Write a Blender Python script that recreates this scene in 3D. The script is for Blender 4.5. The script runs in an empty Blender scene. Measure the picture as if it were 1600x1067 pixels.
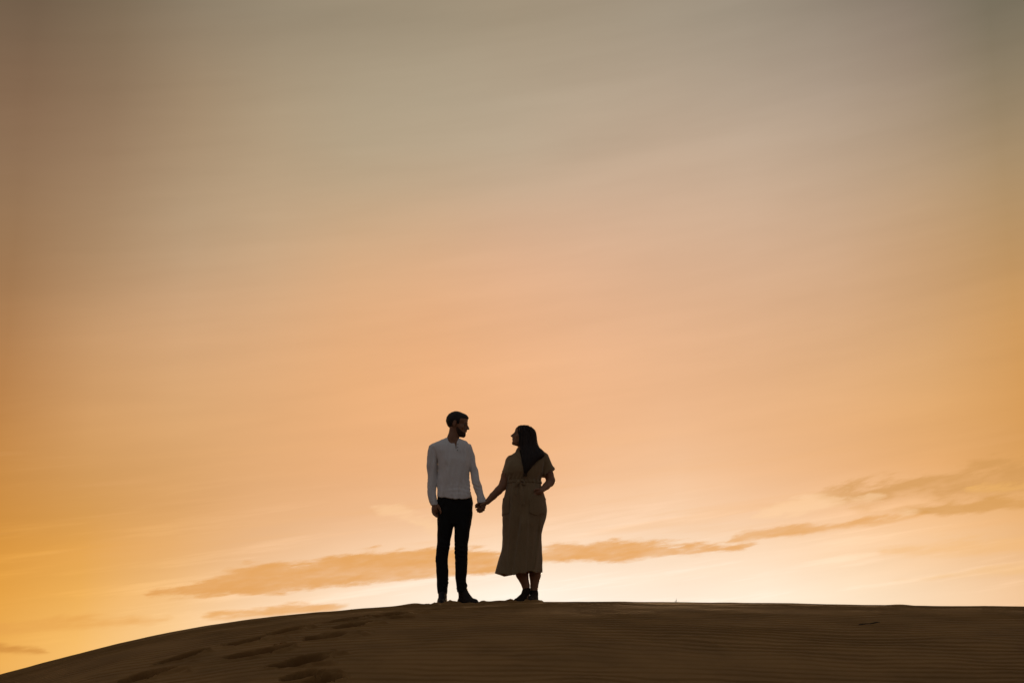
import bpy, math, random
import numpy as np
from mathutils import Vector

random.seed(7)
rng = np.random.default_rng(11)
SC = bpy.context.scene
COL = SC.collection

# ------------------------------------------------------------------ camera
F = 50.0 / 36.0 * 1600.0            # focal length in reference pixels
EYE = 1.60
PITCH = math.atan((1075.0 - 533.5) / F)
YC = 13.3                           # distance of the dune crest
cam = bpy.data.cameras.new('camera')
cam.lens = 50.0
cam.sensor_width = 36.0
cam.clip_start = 0.05
cam.clip_end = 20000.0
camo = bpy.data.objects.new('camera', cam)
COL.objects.link(camo)
camo.location = (0, 0, EYE)
camo.rotation_euler = (math.pi / 2 + PITCH, 0, 0)
SC.camera = camo


def ray(px, py):
    u = (px - 800.0) / F
    v = (533.5 - py) / F
    return np.array([u, math.cos(PITCH) - v * math.sin(PITCH), math.sin(PITCH) + v * math.cos(PITCH)])


def P(px, py, dy=0.0, Y=YC):
    """point of the vertical plane y = Y that the survey pixel looks at, then moved dy in depth"""
    d = ray(px, py)
    t = Y / d[1]
    return np.array([d[0] * t, Y + dy, EYE + d[2] * t])


def azel(px, py):
    d = ray(px, py)
    return math.atan2(d[0], d[1]), math.asin(d[2] / np.linalg.norm(d))


def lin(c):
    return tuple(((v / 255.0) / 12.92 if v <= 10.3 else ((v / 255.0 + 0.055) / 1.055) ** 2.4) for v in c)


# ------------------------------------------------------------------ world
SUN_AZ, _ = azel(985, 900)
SUN_EL = math.radians(5.5)
W = bpy.data.worlds.new('World')
SC.world = W
W.use_nodes = True
NT = W.node_tree
NT.nodes.clear()


class E:
    """tiny expression wrapper round math nodes"""
    def __init__(self, s, nt):
        self.s, self.nt = s, nt

    def _op(self, op, *a):
        n = self.nt.nodes.new('ShaderNodeMath')
        n.operation = op
        for i, v in enumerate((self,) + a):
            if isinstance(v, E):
                self.nt.links.new(v.s, n.inputs[i])
            else:
                n.inputs[i].default_value = float(v)
        return E(n.outputs[0], self.nt)

    def __add__(self, o): return self._op('ADD', o)
    def __sub__(self, o): return self._op('SUBTRACT', o)
    def __mul__(self, o): return self._op('MULTIPLY', o)
    def __truediv__(self, o): return self._op('DIVIDE', o)
    def smooth(self, a, b, lo=0.0, hi=1.0, kind='SMOOTHSTEP'):
        n = self.nt.nodes.new('ShaderNodeMapRange')
        n.interpolation_type = kind
        self.nt.links.new(self.s, n.inputs[0])
        for i, v in enumerate((a, b, lo, hi)):
            n.inputs[i + 1].default_value = v
        return E(n.outputs[0], self.nt)


def mixc(nt, fac, a, b, blend='MIX'):
    n = nt.nodes.new('ShaderNodeMix')
    n.data_type = 'RGBA'
    n.blend_type = blend
    for v, i in ((fac, 0), (a, 6), (b, 7)):
        if isinstance(v, E):
            nt.links.new(v.s, n.inputs[i])
        elif hasattr(v, 'is_output'):
            nt.links.new(v, n.inputs[i])
        elif i == 0:
            n.inputs[0].default_value = v
        else:
            n.inputs[i].default_value = (*v, 1)
    return n.outputs[2]


tc = NT.nodes.new('ShaderNodeTexCoord')
sep = NT.nodes.new('ShaderNodeSeparateXYZ')
NT.links.new(tc.outputs['Generated'], sep.inputs[0])
dx, dy_, dz = (E(sep.outputs[i], NT) for i in range(3))
az = dx._op('ARCTAN2', dy_)
el = dz._op('MAXIMUM', -1.0)._op('MINIMUM', 1.0)._op('ARCSINE')
cxyz = NT.nodes.new('ShaderNodeCombineXYZ')
NT.links.new(az.s, cxyz.inputs[0])
NT.links.new(el.s, cxyz.inputs[1])


def wnoise(sx, sy, tilt=0.0, detail=6.0, rough=0.55, off=0.0, dist=0.0):
    """fractal noise over azimuth / elevation, stretched sideways, streaks rising by tilt"""
    c = NT.nodes.new('ShaderNodeCombineXYZ')
    NT.links.new((az * sx).s, c.inputs[0])
    NT.links.new(((el - az * tilt) * sy).s, c.inputs[1])
    c.inputs[2].default_value = off
    n = NT.nodes.new('ShaderNodeTexNoise')
    n.inputs['Scale'].default_value = 1.0
    n.inputs['Detail'].default_value = detail
    n.inputs['Roughness'].default_value = rough
    n.inputs['Distortion'].default_value = dist
    NT.links.new(c.outputs[0], n.inputs['Vector'])
    return E(n.outputs[0], NT)


EMAX = math.radians(90)
# dusk glow: sRGB colours of the clear glow over survey columns and rows, smoothed into azimuth / elevation ramps
ZEN = (120, 118, 116)
GX = (30, 150, 330, 600, 830, 1250, 1450, 1575)
GLOW = {
    35: ((113, 92, 72), (124, 104, 81), (146, 130, 108), (158, 143, 120), (162, 146, 123), (156, 142, 124), (141, 125, 109), (119, 110, 89)),
    135: ((133, 104, 79), (138, 113, 88), (164, 141, 113), (172, 155, 130), (177, 159, 136), (174, 156, 138), (158, 139, 118), (142, 125, 99)),
    255: ((144, 114, 86), (154, 124, 95), (174, 148, 118), (183, 165, 138), (190, 170, 145), (190, 165, 140), (178, 152, 123), (166, 139, 104)),
    375: ((155, 119, 84), (167, 134, 100), (186, 158, 126), (208, 168, 130), (215, 172, 140), (208, 172, 142), (198, 158, 118), (189, 149, 102)),
    495: ((170, 125, 83), (192, 148, 106), (212, 166, 125), (226, 172, 127), (230, 178, 138), (220, 174, 135), (205, 160, 115), (204, 152, 94)),
    615: ((190, 134, 80), (210, 158, 105), (218, 168, 118), (234, 176, 124), (240, 184, 138), (226, 176, 130), (222, 170, 115), (215, 158, 95)),
    715: ((204, 144, 78), (213, 158, 98), (220, 166, 112), (231, 175, 127), (238, 182, 136), (234, 180, 130), (233, 174, 114), (222, 162, 94)),
    780: ((206, 145, 75), (212, 156, 92), (220, 166, 110), (235, 178, 130), (238, 182, 136), (239, 186, 141), (238, 182, 128), (226, 168, 104)),
    850: ((218, 150, 64), (224, 160, 78), (231, 173, 115), (242, 195, 152), (250, 215, 180), (249, 209, 171), (244, 200, 153), (240, 192, 143)),
    915: ((232, 163, 70), (239, 177, 94), (244, 195, 143), (252, 231, 208), (254, 248, 235), (254, 238, 214), (249, 216, 180), (240, 197, 156)),
    975: ((240, 176, 82), (245, 189, 108), (250, 212, 166), (252, 236, 214), (254, 246, 232), (254, 240, 218), (251, 220, 184), (242, 202, 160)),
    1060: ((240, 180, 96), (246, 194, 120), (251, 218, 174), (252, 238, 218), (252, 242, 228), (252, 234, 210), (247, 214, 176), (242, 202, 160)),
}
_pt = np.array([(azel(x_, y_)) for y_ in GLOW for x_ in GX])
_cl = np.array([c_ for y_ in GLOW for c_ in GLOW[y_]], float)


def _tps(r):
    return np.where(r > 1e-9, r * r * np.log(np.maximum(r, 1e-9)), 0.0)


_K = _tps(np.linalg.norm(_pt[:, None] - _pt[None], axis=2)) + 1.2e-3 * np.eye(len(_pt))
_A = np.block([[_K, np.c_[np.ones(len(_pt)), _pt]], [np.c_[np.ones(len(_pt)), _pt].T, np.zeros((3, 3))]])
_wt = np.linalg.solve(_A, np.r_[_cl, np.zeros((3, 3))])


def glow(a_, e_):
    q_ = np.array([min(max(a_, _pt[:, 0].min()), _pt[:, 0].max()), min(max(e_, _pt[:, 1].min()), _pt[:, 1].max())])
    v_ = _tps(np.linalg.norm(_pt - q_, axis=1)) @ _wt[:len(_pt)] + np.r_[1, q_] @ _wt[len(_pt):]
    return np.clip(v_, 0, 255)


def ramp(stops):
    n = NT.nodes.new('ShaderNodeValToRGB')
    NT.links.new(el.smooth(0, EMAX, kind='LINEAR').s, n.inputs[0])
    n.color_ramp.interpolation = 'LINEAR'
    els = n.color_ramp.elements
    stops = sorted(stops)
    for i, (p, c) in enumerate(stops):
        e = els[i] if i < 2 else els.new(p)
        e.position = p
        e.color = (*c, 1)
    return n.outputs[0]


prev = None
A0, A1 = azel(5, 600)[0], azel(1595, 600)[0]
for a in np.linspace(A0, A1, 13):
    els_ = np.linspace(math.radians(0.3), math.radians(26.4), 17)
    st = [(e_ / EMAX, lin(glow(a, e_))) for e_ in els_]
    st += [(math.radians(34) / EMAX, lin(0.92 * glow(a, math.radians(26.4)))), (0.6, lin(ZEN)), (1.0, lin((94, 97, 102)))]
    r = ramp(st)
    skyc = r if prev is None else mixc(NT, az.smooth(prev, a, kind='LINEAR'), skyc, r)
    prev = a
# the rest of the dome: grey blue dusk away from the glow
rear = ramp([(0.0, lin((104, 97, 96))), (0.15, lin((122, 118, 120))), (0.5, lin((116, 118, 122))), (1.0, lin((94, 97, 102)))])
absaz = az._op('ABSOLUTE')
skyc = mixc(NT, absaz.smooth(math.radians(21), math.radians(95)), skyc, rear)

# thin high veil: broad soft streaks
veil = wnoise(3.2, 15.0, 0.16, 5.0, 0.5, 3.1).smooth(0.25, 0.75, 0.955, 1.045, 'LINEAR')
veil2 = wnoise(7.0, 60.0, 0.13, 6.0, 0.55, 8.4).smooth(0.3, 0.75, 0.975, 1.025, 'LINEAR')
cv = NT.nodes.new('ShaderNodeCombineXYZ')
vv = veil * veil2
for i in range(3):
    NT.links.new((vv if i == 0 else (vv._op('POWER', 1.1 if i == 1 else 1.2))).s, cv.inputs[i])
skyc = mixc(NT, 1.0, skyc, cv.outputs[0], 'MULTIPLY')


NA = wnoise(20, 110, 0.11, 5.0, 0.6, 1.7)
NB = wnoise(24, 100, 0.22, 5.0, 0.6, 6.6)
NC = wnoise(55, 260, 0.16, 4.0, 0.6, 4.4)
NH = wnoise(13, 45, 0.14, 4.0, 0.6, 9.0)


def band(rows, col, strength, amp, soft_t, soft_b, n_s=(16.0, 90.0), tilt=0.1, off=0.0, hole=None):
    """a cloud bank between a top edge and an underside, both given over azimuth"""
    global skyc
    pts = [(azel(x, (t + b) / 2)[0], azel(x, t)[1], azel(x, b)[1]) for x, t, b in rows]
    a0, a1 = pts[0][0] - 0.02, pts[-1][0] + 0.02
    nrm = az.smooth(a0, a1, kind='LINEAR')

    def curve(k):
        n = NT.nodes.new('ShaderNodeFloatCurve')
        cu = n.mapping.curves[0]
        vals = [(0.0, None)] + [((p[0] - a0) / (a1 - a0), p[k] / 0.5) for p in pts] + [(1.0, None)]
        end = [pts[0], pts[-1]]
        sgn = -0.03 if k == 1 else 0.03
        vals[0] = (0.0, end[0][k] / 0.5 + sgn)
        vals[-1] = (1.0, end[1][k] / 0.5 + sgn)
        cu.points[0].location = vals[0]
        cu.points[1].location = vals[-1]
        for v in vals[1:-1]:
            cu.points.new(*v)
        for p in cu.points:
            p.handle_type = 'AUTO_CLAMPED'
        n.mapping.update()
        NT.links.new(nrm.s, n.inputs['Value'])
        return E(n.outputs[0], NT) * 0.5
    top, bot = curve(1), curve(2)
    n1 = NB if tilt > 0.15 else NA
    w1 = (n1 - 0.5) * (5 * amp) + (NH - 0.5) * (3.5 * amp) + (NC - 0.5) * (2.2 * amp)
    w2 = (n1 - 0.5) * (-3 * amp) + (NH - 0.5) * amp + (NC - 0.5) * (1.2 * amp)
    m = (top - el + w1).smooth(-soft_t, soft_t) * (el - bot + w2).smooth(-soft_b, soft_b)
    if hole:
        m = m * NH.smooth(hole[0], hole[1])
    else:
        m = m * NH.smooth(0.25, 0.6, 0.62, 1.0) * n1.smooth(0.2, 0.6, 0.75, 1.0) * NC.smooth(0.2, 0.65, 0.8, 1.0)
    skyc = mixc(NT, m * strength, skyc, lin(col))


PXR = 1.0 / F
# thin streaks low in the sky, peach over the glow
stk = wnoise(5.0, 95.0, 0.13, 5.0, 0.55, 31.0).smooth(0.5, 0.68) * el.smooth(math.radians(4.2), math.radians(6.5)) * el.smooth(math.radians(12), math.radians(5))
skyc = mixc(NT, stk * 0.26, skyc, lin((236, 178, 118)))
stk2 = wnoise(7.0, 120.0, 0.15, 5.0, 0.6, 37.0).smooth(0.52, 0.72) * el.smooth(math.radians(1.0), math.radians(3)) * el.smooth(math.radians(9.5), math.radians(5))
skyc = mixc(NT, stk2 * 0.9, skyc, (1.09, 1.12, 1.17), 'MULTIPLY')
# long bank behind the couple
band([(236, 926, 930), (300, 914, 930), (350, 893, 929), (400, 886, 927), (460, 879, 922), (520, 871, 914), (600, 862, 909), (700, 861, 902),
      (775, 860, 893), (847, 855, 883), (900, 850, 880), (960, 842, 877), (1020, 846, 871), (1070, 851, 868), (1120, 850, 864), (1172, 844, 853)],
     (226, 162, 92), 0.95, 10 * PXR, 7 * PXR, 4 * PXR, (20, 110), 0.10, 1.7)
# broken piece right of it
band([(1140, 842, 850), (1176, 828, 843), (1225, 818, 838), (1270, 816, 830), (1325, 811, 821), (1400, 804, 812), (1440, 800, 806)], (226, 164, 96), 0.85, 6 * PXR, 4 * PXR, 4 * PXR, (26, 120), 0.2, 4.2)
# ragged bank at the right: rising streaks
band([(1285, 776, 780), (1340, 762, 784), (1400, 750, 778), (1460, 742, 776), (1530, 733, 772), (1600, 718, 762), (1800, 690, 740), (2000, 690, 720)], (208, 152, 88), 0.74,
     15 * PXR, 12 * PXR, 12 * PXR, (22, 80), 0.22, 6.6, hole=(0.3, 0.56))
band([(1330, 794, 798), (1370, 786, 802), (1420, 782, 800), (1450, 790, 796)], (222, 166, 104), 0.6, 9 * PXR, 7 * PXR, 6 * PXR, (24, 110), 0.2, 9.1, hole=(0.35, 0.55))
band([(1420, 799, 803), (1480, 790, 803), (1540, 785, 800), (1600, 774, 793), (1760, 760, 780)], (210, 152, 82), 0.72, 8 * PXR, 6 * PXR, 4 * PXR, (24, 110), 0.2, 9.1)
band([(1520, 764, 768), (1570, 752, 764), (1620, 742, 754), (1760, 730, 742)], (244, 186, 108), 0.5, 9 * PXR, 6 * PXR, 6 * PXR, (24, 110), 0.2, 9.1)
# low streaks on the left
band([(318, 962, 965), (350, 958, 966), (430, 949, 961), (500, 945, 955), (540, 943, 948)], (230, 166, 94), 0.85, 5 * PXR, 4 * PXR, 4 * PXR, (24, 130), 0.12, 2.9)
band([(-300, 1030, 1050), (-60, 1009, 1020), (20, 1011, 1019), (70, 1016, 1020)], (206, 138, 62), 0.75, 4 * PXR, 4 * PXR, 4 * PXR, (24, 130), 0.05, 12.0)
band([(-400, 960, 1000), (0, 968, 990), (120, 966, 980), (260, 964, 970)], (226, 158, 78), 0.5, 8 * PXR, 9 * PXR, 6 * PXR, (14, 70), 0.05, 13.0)
band([(1380, 862, 868), (1480, 848, 866), (1600, 838, 858), (1800, 830, 850)], (240, 184, 118), 0.55, 8 * PXR, 9 * PXR, 7 * PXR, (12, 70), 0.12, 15.0)
band([(1400, 900, 906), (1500, 890, 902), (1600, 884, 896), (1800, 876, 890)], (242, 192, 130), 0.5, 7 * PXR, 7 * PXR, 6 * PXR, (12, 70), 0.12, 17.0)
# bright wisps over the bank
band([(590, 792, 800), (620, 786, 804), (660, 800, 826), (700, 822, 840)], (252, 208, 160), 0.5, 10 * PXR, 6 * PXR, 6 * PXR, (40, 160), -0.3, 21.0, hole=(0.36, 0.52))
band([(1180, 800, 810), (1240, 784, 806), (1330, 776, 806), (1420, 790, 806)], (254, 212, 166), 0.5, 12 * PXR, 7 * PXR, 7 * PXR, (34, 130), 0.2, 23.0, hole=(0.45, 0.6))

nish = NT.nodes.new('ShaderNodeTexSky')
nish.sky_type = 'NISHITA'
nish.sun_disc = False
nish.sun_elevation = SUN_EL
nish.sun_rotation = SUN_AZ
nish.air_density = 1.5
nish.dust_density = 3.0
bg1 = NT.nodes.new('ShaderNodeBackground')
NT.links.new(nish.outputs[0], bg1.inputs[0])
bg1.inputs[1].default_value = 0.05
bg2 = NT.nodes.new('ShaderNodeBackground')
NT.links.new(skyc, bg2.inputs[0])
bg2.inputs[1].default_value = 1.02
mixs = NT.nodes.new('ShaderNodeMixShader')
mixs.inputs[0].default_value = 0.985          # the veil of high cloud covers most of the clear sky
NT.links.new(bg1.outputs[0], mixs.inputs[1])
NT.links.new(bg2.outputs[0], mixs.inputs[2])
wo = NT.nodes.new('ShaderNodeOutputWorld')
NT.links.new(mixs.outputs[0], wo.inputs[0])

# ------------------------------------------------------------------ sun, veiled, just over the land behind the crest
sl = bpy.data.lights.new('sun', 'SUN')
sl.energy = 5.0
sl.angle = math.radians(6)
sl.color = (1.0, 0.6, 0.3)
so = bpy.data.objects.new('sun', sl)
COL.objects.link(so)
sd = Vector((math.sin(SUN_AZ) * math.cos(SUN_EL), math.cos(SUN_AZ) * math.cos(SUN_EL), math.sin(SUN_EL)))
so.rotation_euler = sd.to_track_quat('Z', 'Y').to_euler()
so.location = (4, 30, 8)

SC.render.engine = 'CYCLES'
SC.cycles.use_adaptive_sampling = True
SC.cycles.adaptive_threshold = 0.015
SC.cycles.adaptive_min_samples = 8
SC.cycles.max_bounces = 5
SC.cycles.diffuse_bounces = 3
SC.view_settings.view_transform = 'Standard'
SC.view_settings.look = 'None'
SC.view_settings.exposure = 0.0
SC.view_settings.gamma = 1.0
SC.view_settings.use_curve_mapping = False


# ------------------------------------------------------------------ materials
def material(name, col, rough=0.8, var=0.12, scale=40.0, bump=0.0, bscale=200.0, stretch=(1, 1, 1), spec=0.3, sheen=0.0, col2=None, sss=0.0):
    m = bpy.data.materials.new(name)
    m.use_nodes = True
    nt = m.node_tree
    b = nt.nodes['Principled BSDF']
    b.inputs['Roughness'].default_value = rough
    b.inputs['Specular IOR Level'].default_value = spec
    b.inputs['Sheen Weight'].default_value = sheen
    t = nt.nodes.new('ShaderNodeTexCoord')
    mp = nt.nodes.new('ShaderNodeMapping')
    mp.inputs['Scale'].default_value = stretch
    nt.links.new(t.outputs['Object'], mp.inputs[0])
    n = nt.nodes.new('ShaderNodeTexNoise')
    n.inputs['Scale'].default_value = scale
    n.inputs['Detail'].default_value = 6
    nt.links.new(mp.outputs[0], n.inputs['Vector'])
    c2 = col2 or tuple(min(1, c * (1 + var)) for c in col)
    c1 = col if col2 else tuple(c * (1 - var) for c in col)
    out = mixc(nt, E(n.outputs[0], nt).smooth(0.3, 0.7), c1, c2)
    nt.links.new(out, b.inputs['Base Color'])
    if bump:
        n2 = nt.nodes.new('ShaderNodeTexNoise')
        n2.inputs['Scale'].default_value = bscale
        n2.inputs['Detail'].default_value = 4
        nt.links.new(mp.outputs[0], n2.inputs['Vector'])
        bp = nt.nodes.new('ShaderNodeBump')
        bp.inputs['Strength'].default_value = bump
        bp.inputs['Distance'].default_value = 0.004
        nt.links.new(n2.outputs[0], bp.inputs['Height'])
        nt.links.new(bp.outputs[0], b.inputs['Normal'])
    return m


M = {}
M['sand'] = material('sand', (0.25, 0.130, 0.042), 0.95, 0.14, 2.0, 0.2, 260.0, spec=0.1)
M['skin'] = material('skin', (0.235, 0.115, 0.062), 0.55, 0.08, 30, 0.05, 300)
M['skin_w'] = material('skin_fair', (0.245, 0.122, 0.066), 0.55, 0.08, 30, 0.05, 300)
M['shirt'] = material('grey_marl_jersey', (0.65, 0.635, 0.615), 0.9, 0.12, 260, 0.25, 220, sheen=0.35)
M['button'] = material('button', (0.12, 0.1, 0.09), 0.4)
M['trouser'] = material('black_denim', (0.006, 0.006, 0.0055), 0.9, 0.25, 120, 0.3, 260)
M['leather'] = material('dark_brown_leather', (0.014, 0.008, 0.005), 0.65, 0.3, 40, 0.2, 120)
M['rubber'] = material('rubber_sole', (0.016, 0.013, 0.011), 0.8)
M['lace'] = material('lace', (0.06, 0.04, 0.025), 0.9)
M['hair'] = material('dark_hair', (0.014, 0.009, 0.006), 0.55, 0.4, 60, 0.6, 160, stretch=(1, 1, 0.3))
M['hair_w'] = material('long_dark_hair', (0.017, 0.009, 0.005), 0.6, 0.45, 70, 0.8, 130, stretch=(1, 1, 0.12))
M['beard'] = material('beard', (0.055, 0.03, 0.018), 0.85, 0.3, 90, 0.5, 240)
M['eye'] = material('eye', (0.16, 0.14, 0.12), 0.3)
M['dress'] = material('olive_linen', (0.205, 0.14, 0.068), 0.9, 0.11, 190, 0.35, 300, stretch=(1, 1, 0.6), sheen=0.3)
M['suede'] = material('brown_suede', (0.02, 0.010, 0.006), 0.9, 0.3, 60, 0.3, 200)
M['straw'] = material('dry_grass', (0.16, 0.12, 0.05), 0.8, 0.2)
M['twig'] = material('dark_twig', (0.035, 0.024, 0.016), 0.9, 0.3)


# ------------------------------------------------------------------ mesh helpers
def mesh_arrays(name, V, Q, smooth=True):
    me = bpy.data.meshes.new(name)
    V = np.ascontiguousarray(V, np.float32)
    Q = np.ascontiguousarray(Q, np.int32)
    me.vertices.add(len(V))
    me.vertices.foreach_set('co', V.ravel())
    me.loops.add(Q.size)
    me.loops.foreach_set('vertex_index', Q.ravel())
    me.polygons.add(len(Q))
    k = Q.shape[1]
    me.polygons.foreach_set('loop_start', np.arange(0, Q.size, k, dtype=np.int32))
    me.update(calc_edges=True)
    me.polygons.foreach_set('use_smooth', np.full(len(Q), smooth))
    me.validate()
    return me


def link(name, me, mat, parent=None):
    o = bpy.data.objects.new(name, me)
    COL.objects.link(o)
    if mat:
        me.materials.append(M[mat])
    o.parent = parent
    return o


def lattice(shape_seed):
    return np.random.default_rng(shape_seed).random((64, 64))


def noise2(x, y, seed=0):
    L = lattice(seed)
    xi, yi = np.floor(x).astype(int), np.floor(y).astype(int)
    fx, fy = x - xi, y - yi
    fx, fy = fx * fx * (3 - 2 * fx), fy * fy * (3 - 2 * fy)
    a, b = L[xi % 64, yi % 64], L[(xi + 1) % 64, yi % 64]
    c, d = L[xi % 64, (yi + 1) % 64], L[(xi + 1) % 64, (yi + 1) % 64]
    return (a * (1 - fx) + b * fx) * (1 - fy) + (c * (1 - fx) + d * fx) * fy - 0.5


# ------------------------------------------------------------------ the dune
CREST_PX = [(-60, 1069), (0, 1052), (50, 1039), (100, 1026.5), (200, 1001), (300, 980.5), (400, 966), (500, 955), (600, 947.5), (680, 944.5), (750, 942.3),
            (800, 940.3), (850, 939.6), (900, 939.8), (1000, 940.2), (1200, 942.6), (1400, 944.8), (1600, 946.8), (1660, 947.5)]
_c = np.array([P(a, b)[[0, 2]] for a, b in CREST_PX])
_xs = np.concatenate([[-60, -30, -14, -9, -6.6], _c[:, 0], [6.5, 9, 14, 30, 60]])
_zs = np.concatenate([[-2.6, -2.2, -0.6, 0.55, 1.28], _c[:, 1], [2.26, 2.15, 1.85, 0.4, -1.5]])
_gx = np.linspace(-60, 60, 6001)
_gz = np.interp(_gx, _xs, _zs)
_k = np.exp(-0.5 * (np.arange(-20, 21) / 7.0) ** 2)
_gz2 = np.convolve(np.pad(_gz, 20, mode='edge'), _k / _k.sum(), 'valid')


def crest(x):
    return np.interp(x, _gx, _gz2)


def base_height(x, y):
    c = crest(x)
    m = (c - EYE) / YC - np.clip(x / YC, -0.5, 0.5) * (crest(x + 0.05) - crest(x - 0.05)) / 0.1
    m = np.clip(m, -0.05, 0.2)
    t = y - YC
    tn = np.clip(-t, 0, None)
    near = 0.02 * np.where(tn < 5, tn * tn, 25 + 10 * (tn - 5)) - 0.05 * np.clip(tn - 5, 0, None)
    tf = np.clip(t, 0, None)
    far = 0.03 * np.where(tf < 7, tf * tf, 49 + 14 * (tf - 7))
    z = c + m * np.clip(t, -8, 8) - near - far
    plain = -2.0 + 0.9 * np.sin(x * 0.021 + 1) * np.sin(y * 0.017) + 0.5 * np.sin(x * 0.006 + y * 0.009)
    near_floor = -0.35 + 0.25 * np.sin(x * 0.11) * np.cos(y * 0.13)
    w = np.clip((y + 40) / 60, 0, 1) * np.clip((30 - y) / 25, 0, 1)
    fl = plain * (1 - w) + np.minimum(near_floor, plain + 1.7) * w
    d = z - fl
    k = 0.25
    return fl + 0.5 * (d + np.sqrt(d * d + k * k)) - 0.008


# footprints: (px, py, length m, heading deg from +x, depth m)
PRINTS = [(226, 1056, .36, 12, .045), (281, 1028, .36, 18, .05), (383, 1003, .34, 20, .045), (440, 987, .34, 15, .045), (398, 1021, .40, 10, .05),
          (514, 994, .36, 18, .035), (548, 977, .34, 16, .04), (535, 970, .30, 15, .035), (612, 961, .36, 10, .04), (676, 952, .30, 5, .03),
          (468, 1036, .38, 14, .05), (474, 1059, .28, -5, .045), (507, 1064, .22, 10, .04), (628, 965, .24, 8, .02), (640, 948, .26, 10, .03)]


def ground_hit(px, py):
    d = ray(px, py)
    t = np.linspace(5, 13.6, 1200)
    X, Y, Z = d[0] * t, d[1] * t, EYE + d[2] * t
    h = base_height(X, Y)
    i = int(np.argmax(Z < h)) if np.any(Z < h) else int(np.argmin(Z - h))
    return X[i], Y[i]


def spaced(lo, hi, step, far_lo, far_hi, g=1.16):
    mid = list(np.arange(lo, hi + step * 0.5, step))
    a, s = mid[-1], step
    up = []
    while a < far_hi:
        s = min(s * g, 120)
        a += s
        up.append(a)
    a, s = mid[0], step
    dn = []
    while a > far_lo:
        s = min(s * g, 120)
        a -= s
        dn.append(a)
    return np.array(dn[::-1] + mid + up)


gx = spaced(-5.8, 5.8, 0.024, -3000, 3000)
gy = spaced(8.2, 13.8, 0.0115, -1500, 4000)
X, Y = np.meshgrid(gx, gy, indexing='ij')
Z = base_height(X, Y)
inner = (np.clip((6.4 - np.abs(X)) / 0.6, 0, 1) * np.clip((Y - 7.7) / 0.5, 0, 1) * np.clip((14.3 - Y) / 0.5, 0, 1))
# wind ripples running across the slope
warp = 0.16 * noise2(X * 0.9, Y * 0.9, 1) + 0.10 * noise2(X * 2.3, Y * 2.6, 2) + 0.03 * noise2(X * 6, Y * 7, 12)
ph = (Y + 0.10 * X + warp) / 0.128
fr = ph - np.floor(ph)
rip = np.where(fr < 0.3, 0.5 - 0.5 * np.cos(np.pi * fr / 0.3), 1 - (fr - 0.3) / 0.7)
ramp_a = 0.0065 * np.clip(0.75 + 1.1 * noise2(X * 0.7 + 9, Y * 1.1, 3) + 0.8 * noise2(X * 2.3, Y * 4.0, 4), 0.12, 1.5)
disp = inner * (rip - 0.5) * ramp_a + inner * 0.016 * noise2(X * 1.3, Y * 1.3, 5) + inner * 0.006 * noise2(X * 5, Y * 5, 6)
erase = np.ones_like(X)
dent = np.zeros_like(X)
for i, (px, py, ln, hd, dp) in enumerate(PRINTS):
    fx_, fy_ = ground_hit(px, py)
    a = math.radians(hd + 8 * math.sin(i * 2.3))
    u = (X - fx_) * math.cos(a) + (Y - fy_) * math.sin(a)
    v = -(X - fx_) * math.sin(a) + (Y - fy_) * math.cos(a)
    wob = 1 + 0.8 * noise2(X * 8 + i * 3.3, Y * 8, 7) + 0.4 * noise2(X * 22 + i, Y * 22, 8)
    r = np.sqrt((u / (ln * 0.45)) ** 2 + (v / (ln * 0.34 * (1 + 0.3 * u / ln))) ** 2) * wob
    bowl = np.clip(1 - r, 0, 1)
    bowl = np.clip(bowl * 3.2, 0, 1)
    bowl = bowl * bowl * (3 - 2 * bowl)
    lump = 0.8 + 0.5 * np.clip(-u / ln + 0.4, 0, 1) + 0.5 * noise2(X * 14 + i, Y * 14, 9)
    rim = np.exp(-((r - 1.15) / 0.2) ** 2) * (0.25 + 0.75 * np.clip(u / ln + 0.3, 0, 1))
    dent += -dp * 2.1 * bowl * lump + dp * 0.6 * rim
    erase *= 1 - np.clip(1.35 - r, 0, 1)
# low mounds on the crest
for px, py, s, hgt in [(638, 944, 0.10, 0.014), (652, 944.5, 0.07, 0.01), (780, 940, 0.13, 0.022), (1406, 944.5, 0.10, 0.012), (700, 943, .1, .008), (1363, 976, .12, .012)]:
    q = P(px, py)
    dent += hgt * np.exp(-(((X - q[0]) / s) ** 2 + ((Y - (YC - 0.02 if py < 950 else ground_hit(px, py)[1])) / 0.12) ** 2))
Z = Z + disp * erase + dent
# sand pushed up round the feet
heap = np.zeros_like(X)
for px, fy_, rx_, ry_ in ((690.5, -.06, .07, .17), (733, -.07, .13, .13), (814, -.05, .10, .12), (832, -.06, .07, .16)):
    hx_ = P(px, 943)[0]
    rr = np.sqrt(((X - hx_) / rx_) ** 2 + ((Y - YC - fy_) / ry_) ** 2)
    heap += 0.02 * np.exp(-((rr - 1.05) / .28) ** 2) * np.clip(.8 + 1.6 * noise2(X * 16, Y * 16, 14), 0, 1.5) * (Y < YC + .02)
nx_, ny_ = X.shape
idx = np.arange(nx_ * ny_).reshape(nx_, ny_)
Q = np.stack([idx[:-1, :-1], idx[1:, :-1], idx[1:, 1:], idx[:-1, 1:]], -1).reshape(-1, 4)
dune = link('dune', mesh_arrays('dune', np.stack([X, Y, Z + heap], -1).reshape(-1, 3), Q), 'sand')
dune['kind'] = 'structure'
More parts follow.
